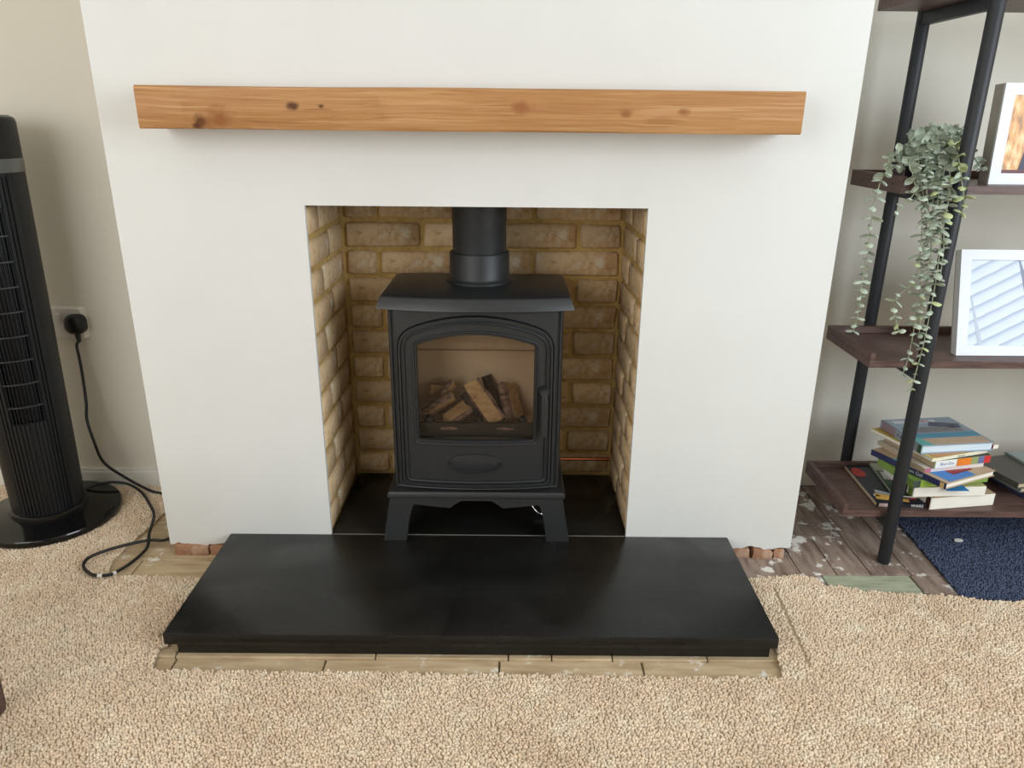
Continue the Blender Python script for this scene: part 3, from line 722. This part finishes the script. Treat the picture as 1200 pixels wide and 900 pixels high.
# pale architectural print leaning back on the middle tray
pf = empty('framed_print', (1.157, .048, .581)); pf.rotation_euler.x = -math.radians(15)
tag(pf, 'pale print of white diagonal lines in a wide white frame on middle shelf', 'picture')
FW, FH = .36, .272
fm = mesh('frame', *multibox([(0, .028, 0, .022, 0, FH), (FW-.028, FW, 0, .022, 0, FH), (.028, FW-.028, 0, .022, 0, .026), (.028, FW-.028, 0, .022, FH-.026, FH)]), FRAMEW, pf, local=True)
box('backing_board', (.0, FW, .0221, .026, .002, FH-.002), FRAMEC, pf, local=True)
pr = box('print', (.028, FW-.028, .006, .0219, .026, FH-.026), art_mat('pale'), pf, local=True)
TOWER = mat('print_grey_tower', (112, 122, 144), .4)
for (xa, xb, za, zb, w0, w1) in ((.152, .19, .246, .085, .004, .030), (.034, .058, .15, .03, .003, .012)):
    mesh('print_tower', [(xa, .0055, za), (xa+w0, .0055, za), (xb+w1, .0055, zb), (xb, .0055, zb)], [(0, 1, 2, 3)], TOWER if xa > .1 else mat('print_pale_tower', (176, 186, 202), .4), pr, local=True)
box('stand_strut', (.16, .19, .027, .034, .01, .2), FRAMEC, pf, local=True)
# golden print on deep white frame, upper tray
uf = empty('boxed_canvas', (1.146, .052, 1.0105)); uf.rotation_euler.x = -math.radians(3)
tag(uf, 'golden brown textured picture in a deep white box frame on upper shelf', 'picture')
UW, UH = .24, .228
box('canvas_box', (0.002, UW, .006, .045, 0, UH), FRAMEC, uf, local=True)
mesh('frame', *multibox([(0, .026, 0, .006, 0, UH), (UW-.026, UW, 0, .006, 0, UH), (.026, UW-.026, 0, .006, 0, .026), (.026, UW-.026, 0, .006, UH-.026, UH)]), FRAMEW, uf, local=True)
box('print', (.026, UW-.026, .003, .0059, .034, UH-.026), art_mat('gold'), uf, local=True)
box('print_border', (.026, UW-.026, .003, .0058, .026, .0339), mat('print_maroon', (96, 48, 50), .5), uf, local=True)
V = [(.066, .0026, .034), (.10, .0026, .034), (.10, .0026, .10), (.085, .0026, .12), (.075, .0026, .08)]; mesh('print_figure', V, [(0, 1, 2, 3, 4)], mat('print_dark_blue', (52, 54, 74), .5), uf, local=True)

# ------------------------------------------------------------------ books
def cmat(c, r=.45):
    k = 'cover_%d_%d_%d' % c
    return bpy.data.materials.get(k) or mat(k, c, r)
PAGES = mat('page_edges', (226, 216, 196), .8, var=(60, (196, 182, 156), .45, .7, (.2, .2, 30)))
PAGEW = mat('page_edges_white', (240, 236, 226), .8, var=(60, (214, 208, 196), .5, .7, (.2, .2, 30)))
PAGEB = mat('page_edges_bluish', (218, 230, 238), .8, var=(50, (184, 206, 224), .45, .7, (.2, .2, 30)))
PAGET = mat('page_edges_tan', (196, 178, 150), .8, var=(60, (164, 146, 120), .45, .7, (.2, .2, 30)))
NB = 0
def book(name, label, z0, t, FL, FR, D, cover, spine, pages, side, deco=(), hard=.002, cat='book', group=None, tilt=0):
    global NB; NB += 1
    FL = Vector((FL[0], FL[1])); d = Vector((FR[0], FR[1]))-FL; Wd = d.length; rz = math.atan2(d.y, d.x)
    r = empty(name, (FL.x, FL.y, z0), rz); r.rotation_euler.x = tilt
    tag(r, label, cat, group)
    b = .0022 if hard else .0008; i = hard
    z0_, z1_ = 0, t
    box('cover', (0, Wd, 0, D, t-b, t), cmat(cover), r, local=True); box('back_cover', (0, Wd, 0, D, 0, b), cmat(cover), r, local=True)
    if side == 'left':
        box('page_block', (b+.0005, Wd-i, i, D-i, b+.0001, t-b-.0001), pages, r, local=True); box('spine', (-.0008, b, 0, D, 0, t), cmat(spine), r, local=True)
    else:
        box('page_block', (i, Wd-i, b+.0005, D-i, b+.0001, t-b-.0001), pages, r, local=True); box('spine', (0, Wd, -.0008, b, 0, t), cmat(spine), r, local=True)
    for dd in deco:
        k = dd[0]
        if k == 'top': _, x0, x1, y0, y1, c, nm = dd; box(nm, (x0*Wd, x1*Wd, y0*D, y1*D, t, t+.0006), cmat(c), r, local=True)
        if k == 'poly': _, pts, c, nm = dd; mesh(nm, *prism([(x*Wd, y*D) for x, y in pts], t, t+.0008), cmat(c), r, local=True)
        if k == 'left': _, y0, y1, c, nm = dd; box(nm, (-.0013, -.0008, y0*D, y1*D, .0005, t-.0005), cmat(c), r, local=True)
        if k == 'front': _, x0, x1, c, nm = dd; box(nm, (x0*Wd, x1*Wd, -.0013, -.0008, .0005, t-.0005), cmat(c), r, local=True)
        if k in ('ltext', 'ftext', 'ttext'):
            _, body, pos, size, c = dd
            me = text_mesh(body, size); finish(me, cmat(c)); o = link('lettering', me, r)
            if k == 'ltext': o.rotation_euler = (math.pi/2, 0, -math.pi/2); o.location = (-.0016, pos*D, t*.5)
            elif k == 'ftext': o.rotation_euler = (math.pi/2, 0, 0); o.location = (pos*Wd, -.0016, t*.5)
            else: o.rotation_euler = (0, 0, 0); o.location = (pos[0]*Wd, pos[1]*D, t+.0012)
    return r
ZS = .1523
GP = 'books on the bottom tray'
# comics at the far left of the pile
book('comic_book', 'large black comic with red ball on cover, lowest and leftmost on bottom tray', ZS, .011, (1.012, .022), (1.16, .014), .24, (28, 30, 44), (24, 24, 28), PAGET, 'front',
     [('poly', [(.02, .72), (.10, .66), (.22, .68), (.28, .78), (.22, .90), (.10, .92), (.03, .84)], (186, 40, 38), 'cover_picture'), ('poly', [(.06, .10), (.62, .04), (.66, .14), (.10, .24)], (214, 168, 78), 'cover_picture'),
      ('poly', [(.14, .26), (.50, .16), (.52, .21), (.16, .33)], (176, 180, 188), 'cover_picture'), ('poly', [(.55, .12), (.8, .1), (.8, .3), (.6, .3)], (176, 44, 50), 'cover_picture'), ('poly', [(.06, .17), (.16, .15), (.17, .19), (.07, .21)], (228, 214, 208), 'cover_label'),
      ('front', .04, .22, (226, 200, 198), 'spine_label'), ('ftext', 'WARS', .62, .012, (226, 226, 228))], hard=0, group=GP)
book('magazine', 'creased green and white magazine lying askew on the black comic', ZS+.0118, .006, (1.075, .055), (1.20, .04), .225, (70, 84, 66), (150, 158, 140), PAGEW, 'left',
     [('poly', [(0, .70), (.35, .66), (.4, .98), (.0, .98)], (168, 176, 146), 'cover_picture'), ('poly', [(.05, .45), (.3, .42), (.3, .62), (.08, .66)], (206, 206, 200), 'cover_picture'), ('poly', [(.02, .25), (.14, .2), (.16, .4), (.05, .42)], (40, 92, 52), 'cover_picture'), ('poly', [(.12, .1), (.3, .08), (.3, .34), (.14, .3)], (30, 26, 26), 'cover_picture')], hard=0, group=GP)
# main pile, bottom to top
z = ZS+.0003
book('paperback', 'thick cream-paged paperback, lowest book at the front of the main pile', z, .036, (1.150, .004), (1.341, .034), .15, (176, 150, 118), (236, 232, 222), PAGEW, 'left',
     [('left', .02, .13, (60, 30, 26), 'spine_label'), ('left', .3, .42, (52, 50, 48), 'spine_label'), ('top', .06, .34, .02, .14, (208, 140, 122), 'cover_picture'), ('top', .36, .84, .02, .1, (120, 122, 92), 'cover_picture')], hard=0, group=GP); z += .0375
book('paperback', 'cream-paged paperback with green square on spine, second from the bottom of pile', z, .029, (1.098, .006), (1.300, .018), .15, (182, 178, 120), (230, 230, 222), PAGEW, 'left',
     [('left', .03, .15, (98, 138, 44), 'spine_label'), ('left', .2, .3, (40, 42, 40), 'spine_label')], hard=0, group=GP); z += .0305
book('paperback', 'bright green paperback sandwiched in the middle of the pile', z, .022, (1.088, .0), (1.315, .042), .15, (120, 150, 72), (134, 168, 80), cmat((132, 162, 80)), 'front',
     [('front', .0, .09, (66, 78, 70), 'spine_label'), ('front', .10, .34, (162, 200, 84), 'spine_label')], hard=0, group=GP)
book('leaflet', 'bright blue leaflet poking out of the pile above the cream paperbacks', z-.0012, .001, (1.175, -.012), (1.235, -.012), .10, (62, 138, 204), (62, 138, 204), cmat((62, 138, 204)), 'front', [], hard=0, cat='leaflet', group=GP); z += .0235
book('hardback', 'beige book with blue striped cover panel and navy lettered spine, angled in pile', z, .0165, (1.143, -.052), (1.322, .03), .235, (190, 168, 138), (44, 48, 92), PAGEW, 'left',
     [('top', .10, .62, .02, .30, (60, 132, 206), 'cover_panel')]+[('top', .10, .62, .05+.055*i, .058+.055*i, (40, 96, 170), 'cover_stripe') for i in range(0)] +
     [('poly', [(.1, .42), (.25, .40), (.25, .52), (.12, .56)], (150, 40, 44), 'cover_picture'), ('top', .0, .3, .56, .7, (120, 176, 176), 'cover_picture'), ('left', .02, .07, (206, 174, 120), 'spine_label'), ('ltext', 'likes Pon Go!', .62, .0145, (232, 232, 238))], hard=.003, group=GP); z += .0175
book('bookmark', 'dark red paper tab sticking out between two books in the pile', z-.0008, .0008, (1.19, .002), (1.262, .036), .05, (150, 44, 50), (150, 44, 50), cmat((150, 44, 50)), 'front', [], hard=0, cat='bookmark', group=GP)
book('paperback', 'tan-paged paperback under the one with the orange label', z, .012, (1.118, .012), (1.30, .052), .19, (232, 226, 220), (228, 214, 210), PAGET, 'front', [('front', 0, .1, (190, 110, 130), 'spine_label')], hard=0, group=GP); z += .0125
book('paperback', 'paperback with white spine, orange label and red end facing the room', z, .022, (1.139, .010), (1.316, .053), .19, (40, 40, 44), (150, 160, 110), PAGET, 'front',
     [('front', .02, .39, (236, 236, 232), 'spine_label'), ('front', .40, .65, (232, 128, 40), 'spine_label'), ('front', .78, .88, (104, 112, 160), 'spine_label'), ('front', .885, .995, (206, 52, 54), 'spine_label'), ('ftext', 'Blue-Dot', .10, .012, (90, 60, 130))], hard=0, group=GP); z += .0228
book('picture_book', 'thin yellow book with cream lettered spine, second from the top of the pile', z, .0095, (1.127, .004), (1.312, .066), .215, (196, 160, 74), (238, 232, 206), PAGEW, 'front',
     [('top', .05, .6, .02, .5, (198, 140, 84), 'cover_picture'), ('top', 0, .06, 0, 1, (206, 184, 92), 'cover_edge'), ('ftext', 'The Jack', .45, .0075, (90, 96, 60))], hard=0, group=GP); z += .0102
book('hardback', 'large pale blue illustrated hardback on top of the pile', z, .0245, (1.109, .030), (1.322, .058), .185, (150, 164, 176), (150, 158, 168), PAGEB, 'left',
     [('top', .04, .96, .02, .24, (196, 170, 144), 'cover_picture'), ('top', .02, .98, .25, .42, (84, 146, 172), 'cover_picture'), ('poly', [(.03, .44), (.9, .44), (.82, .62), (.1, .66)], (128, 126, 130), 'cover_picture'),
      ('poly', [(.5, .68), (.9, .56), (.95, .72), (.6, .84)], (84, 94, 110), 'cover_picture'), ('top', .1, .7, .83, .92, (206, 206, 212), 'cover_picture'), ('poly', [(0, .02), (.18, .0), (.1, .3), (0, .36)], (104, 176, 172), 'cover_picture'), ('ttext', 'Animals', (.25, .87), .024, (186, 70, 84)),
      ('left', .0, .08, (60, 100, 60), 'spine_label'), ('left', .62, .95, (150, 128, 136), 'spine_label'), ('ltext', 'all about', .58, .012, (60, 70, 86))], hard=.004, group=GP)
book('bookmark', 'crumpled cream and dark red paper edge poking from the top hardback', z+.003, .012, (1.322, .062), (1.338, .064), .03, (206, 190, 164), (150, 44, 50), PAGEW, 'left', [], hard=0, cat='paper', group=GP)
# second pile cut by the right edge of the picture
ang = [(1.455, .085), (1.74, .12)]
z = ZS+.0003
for lab, c, sp, t, dx, nm in (('navy magazine at the bottom of the right-hand pile', (44, 50, 84), (52, 58, 92), .012, 0, 'magazine'), ('dark maroon book second from the bottom of right-hand pile', (84, 58, 58), (60, 48, 50), .014, .03, 'paperback'),
                              ('dark green-grey book near the top of the right-hand pile', (88, 98, 94), (112, 122, 118), .014, -.03, 'paperback'), ('thick charcoal book on top of the right-hand pile', (86, 84, 78), (70, 68, 64), .016, -.045, 'paperback'), ('grey-green glossy magazine lying on the right-hand pile', (150, 162, 158), (140, 150, 146), .006, .06, 'magazine')):
    book(nm, lab, z, t, (ang[0][0]+dx, ang[0][1]-.02+dx*.3), (ang[1][0]+dx, ang[1][1]), .165, c, sp, PAGET, 'left', [], hard=.002, group='books in the right-hand pile'); z += t+.0006

# ------------------------------------------------------------------ trailing eucalyptus
pl = empty('potted_eucalyptus', (1.035, .125, 1.0105)); tag(pl, 'trailing grey-green eucalyptus in a black pot on the upper tray', 'plant')
lathe('pot', [(.042, 1.0105), (.048, 1.014), (.060, 1.085), (.062, 1.088), (.057, 1.088), (.054, 1.078)], 1.035, .125, BLACKP, pl, 32)
lathe('moss', [(.055, 1.070), (.045, 1.079), (.01, 1.083)], 1.035, .125, SOIL, pl, 20)
def leaf_mesh(m, L_, w):
    V = []; nseg = 5
    for i in range(nseg+1):
        t = i/nseg; ww = w*math.sin(math.pi*min(1, .06+t*.94))**.6*(1 if t < 1 else 0.1); x = L_*t
        V += [(x, -ww, -.002*t), (x, 0, .0015+.003*math.sin(t*3)), (x, ww, -.002*t)]
    Fc = []
    for i in range(nseg):
        for k in range(2): a = i*3+k; Fc.append((a, a+1, a+4, a+3))
    V2 = [(v[0], v[1], v[2]-.0006) for v in V]; n = len(V); Fc += [tuple(j+n for j in f[::-1]) for f in Fc]
    me = bpy.data.meshes.new('leaf'); me.from_pydata(V+V2, [], Fc); finish(me, m, smooth=True); return me
STUFF_V = []; STUFF_F = []
LV = [leaf_mesh(LEAFM, .024, .0092), leaf_mesh(LEAFM, .028, .0100), leaf_mesh(LEAFM, .021, .0095), leaf_mesh(LEAFY, .024, .0098)]
NLEAF = 0
def stem(pts, start=0.0, step=.0165, size=1.0, young=.1, seed=0):
    global NLEAF
    rnd = random.Random(seed); P = smooth_path(pts, 8)
    o = tube('stem', P, .0013, STEMM, pl, 5)
    acc = 0; last = P[0]; tot = sum((P[i+1]-P[i]).length for i in range(len(P)-1)); run = 0; ph = rnd.uniform(0, 3)
    for i in range(1, len(P)):
        seg = (P[i]-P[i-1]).length; acc += seg; run += seg
        if acc >= step and run > start:
            acc = 0; t = (P[i]-P[i-1]).normalized()
            a = Vector((0, 0, 1)) if abs(t.z) < .8 else Vector((1, 0, 0)); u = (a-t*a.dot(t)).normalized(); s = t.cross(u)
            ph += math.pi/2+rnd.uniform(-.35, .35); sz = size*(1.12-.45*run/tot)*rnd.uniform(.85, 1.2)
            for q in (0, math.pi):
                if rnd.random() < .06: continue
                d = (u*math.cos(ph+q)+s*math.sin(ph+q)+t*rnd.uniform(.05, .55)).normalized()
                nn = (t*-1+d*d.dot(t)).normalized(); y = nn.cross(d)
                M_ = Matrix((d, y, nn)).transposed().to_4x4(); M_ = M_ @ Matrix.Rotation(rnd.uniform(-.5, .5), 4, 'X')
                me = LV[3] if rnd.random() < young else rnd.choice(LV[:3])
                MM = Matrix.Translation(P[i]-wloc(pl)) @ M_ @ Matrix.Diagonal((sz, sz, sz, 1)); NLEAF += 1
                if NLEAF <= 300: lf = link('leaf', me, o); lf.matrix_local = MM
                else:
                    n0 = len(STUFF_V); STUFF_V.extend([MM @ v.co for v in me.vertices]); STUFF_F.extend([tuple(n0+q_ for q_ in p_.vertices) for p_ in me.polygons])
def hp(px, y): return tuple(hit(px, 1, y))
top_c = (1.035, .125, 1.083)
# hanging strands, pixels on upright planes in front of the tray edge
stem([top_c, hp((1078, 172), .07), hp((1068, 190), .0), hp((1072, 215), -.03), hp((1080, 250), -.035), hp((1078, 300), -.035), hp((1070, 330), -.035), hp((1050, 350), -.035), hp((1048, 368), -.035), hp((1054, 390), -.035)], .05, seed=1)
stem([top_c, hp((1085, 160), .05), hp((1088, 180), .0), hp((1093, 215), -.035), hp((1092, 260), -.04), hp((1084, 300), -.04), hp((1076, 345), -.04), hp((1072, 380), -.04), hp((1064, 420), -.04), hp((1057, 440), -.04)], .05, seed=2, young=.15)
stem([top_c, hp((1105, 165), .06), hp((1112, 190), .0), hp((1112, 230), -.055), hp((1104, 270), -.058), hp((1098, 320), -.058), hp((1090, 365), -.058), hp((1083, 400), -.056), hp((1075, 430), -.055), hp((1067, 458), -.055)], .05, seed=3, young=.15)
stem([top_c, hp((1118, 170), .03), hp((1124, 190), -.03), hp((1127, 212), -.06), hp((1130, 240), -.065), hp((1124, 252), -.065)], .04, seed=4, young=.6, size=1.1)
stem([top_c, hp((1070, 165), .08), hp((1062, 185), .05), hp((1048, 195), .03), hp((1036, 204), .012), hp((1029, 222), .0), hp((1022, 250), .0), hp((1018, 290), .0), hp((1011, 325), .0), hp((1007, 360), .0), hp((1000, 388), .0)], .03, seed=5, young=.0, size=.95)
stem([top_c, hp((1075, 160), .09), hp((1065, 175), .06), hp((1052, 178), .03), hp((1044, 184), .02), hp((1038, 200), .01)], .02, seed=6, young=0)
stem([top_c, hp((1092, 170), .05), hp((1083, 195), .0), hp((1072, 225), -.03), hp((1060, 240), -.035), hp((1048, 252), -.035)], .05, seed=7, young=0)
stem([top_c, hp((1098, 158), .04), hp((1100, 185), -.01), hp((1100, 225), -.045), hp((1095, 270), -.05), hp((1086, 330), -.05), hp((1082, 360), -.05)], .05, seed=8)
stem([top_c, hp((1078, 165), .05), hp((1076, 185), -.005), hp((1082, 230), -.028), hp((1086, 280), -.03), hp((1080, 320), -.03)], .05, seed=9)
stem([top_c, (1.08, .14, 1.11), (1.105, .10, 1.09), (1.12, .05, 1.05), (1.122, .03, 1.045)], .03, seed=10)
stem([top_c, hp((1088, 165), .05), hp((1085, 190), -.01), hp((1086, 225), -.04), hp((1090, 265), -.045), hp((1090, 310), -.045), hp((1080, 350), -.045), hp((1077, 395), -.045)], .05, seed=11)
stem([top_c, hp((1108, 168), .04), hp((1106, 200), -.02), hp((1103, 240), -.05), hp((1106, 285), -.055), hp((1101, 330), -.055)], .05, seed=12)
for i, (dx, dy, hgt) in enumerate([(-.05, -.02, .05), (-.03, -.05, .055), (.0, -.06, .06), (.03, -.05, .07), (.05, -.01, .06), (.01, .02, .075), (-.03, .03, .055), (.045, -.045, .05)]):
    stem([top_c, (1.035+dx*.5, .125+dy*.5, 1.083+hgt*.6), (1.035+dx, .125+dy, 1.083+hgt*.75), (1.035+dx*1.3, .125+dy*1.4, 1.083+hgt*.6)], .015, step=.013, seed=20+i, young=.25, size=1.05)

if STUFF_V:
    lc = mesh('foliage', STUFF_V, STUFF_F, LEAFM, pl, local=True, smooth=True); lc['kind'] = 'stuff'

# footstool whose nearest foot just enters the picture at the left edge
h0 = hit((0, 838), 2, CT); sx0, sy0 = h0[0]-.012, h0[1]+.004
fs = empty('footstool', (sx0-.16, sy0-.13, CT)); tag(fs, 'brown wooden footstool, only a foot tip showing at the left picture edge', 'stool')
for dx in (0, -.32):
    for dy in (0, -.26):
        V, Fc = loft([[(sx0+dx+x*q, sy0+dy+y*q, z_) for x, y in ((-.019, -.019), (.019, -.019), (.019, .019), (-.019, .019))] for q, z_ in ((.7, CT), (.8, .03), (1, .25), (1.1, .36))])
        Fc += [(0, 1, 2, 3), (12, 13, 14, 15)]; mesh('leg', V, Fc, WALNUT, fs)
box('seat', (sx0-.35, sx0+.03, sy0-.29, sy0+.03, .36, .42), mat('stool_cushion', (120, 104, 90), .9), fs, bev=.015)

h1 = hit((1123, 633), 2, .0115)
V, Fc = prism([(-.013, -.004), (-.004, -.009), (.010, -.006), (.014, .002), (.004, .008), (-.009, .005)], 0, .0022)
ps = mesh('paper_scrap', V, Fc, PAGEW); ps.location = (h1[0], h1[1], .0105); tag(ps, 'small pale scrap lying on the navy blue mat', 'scrap')
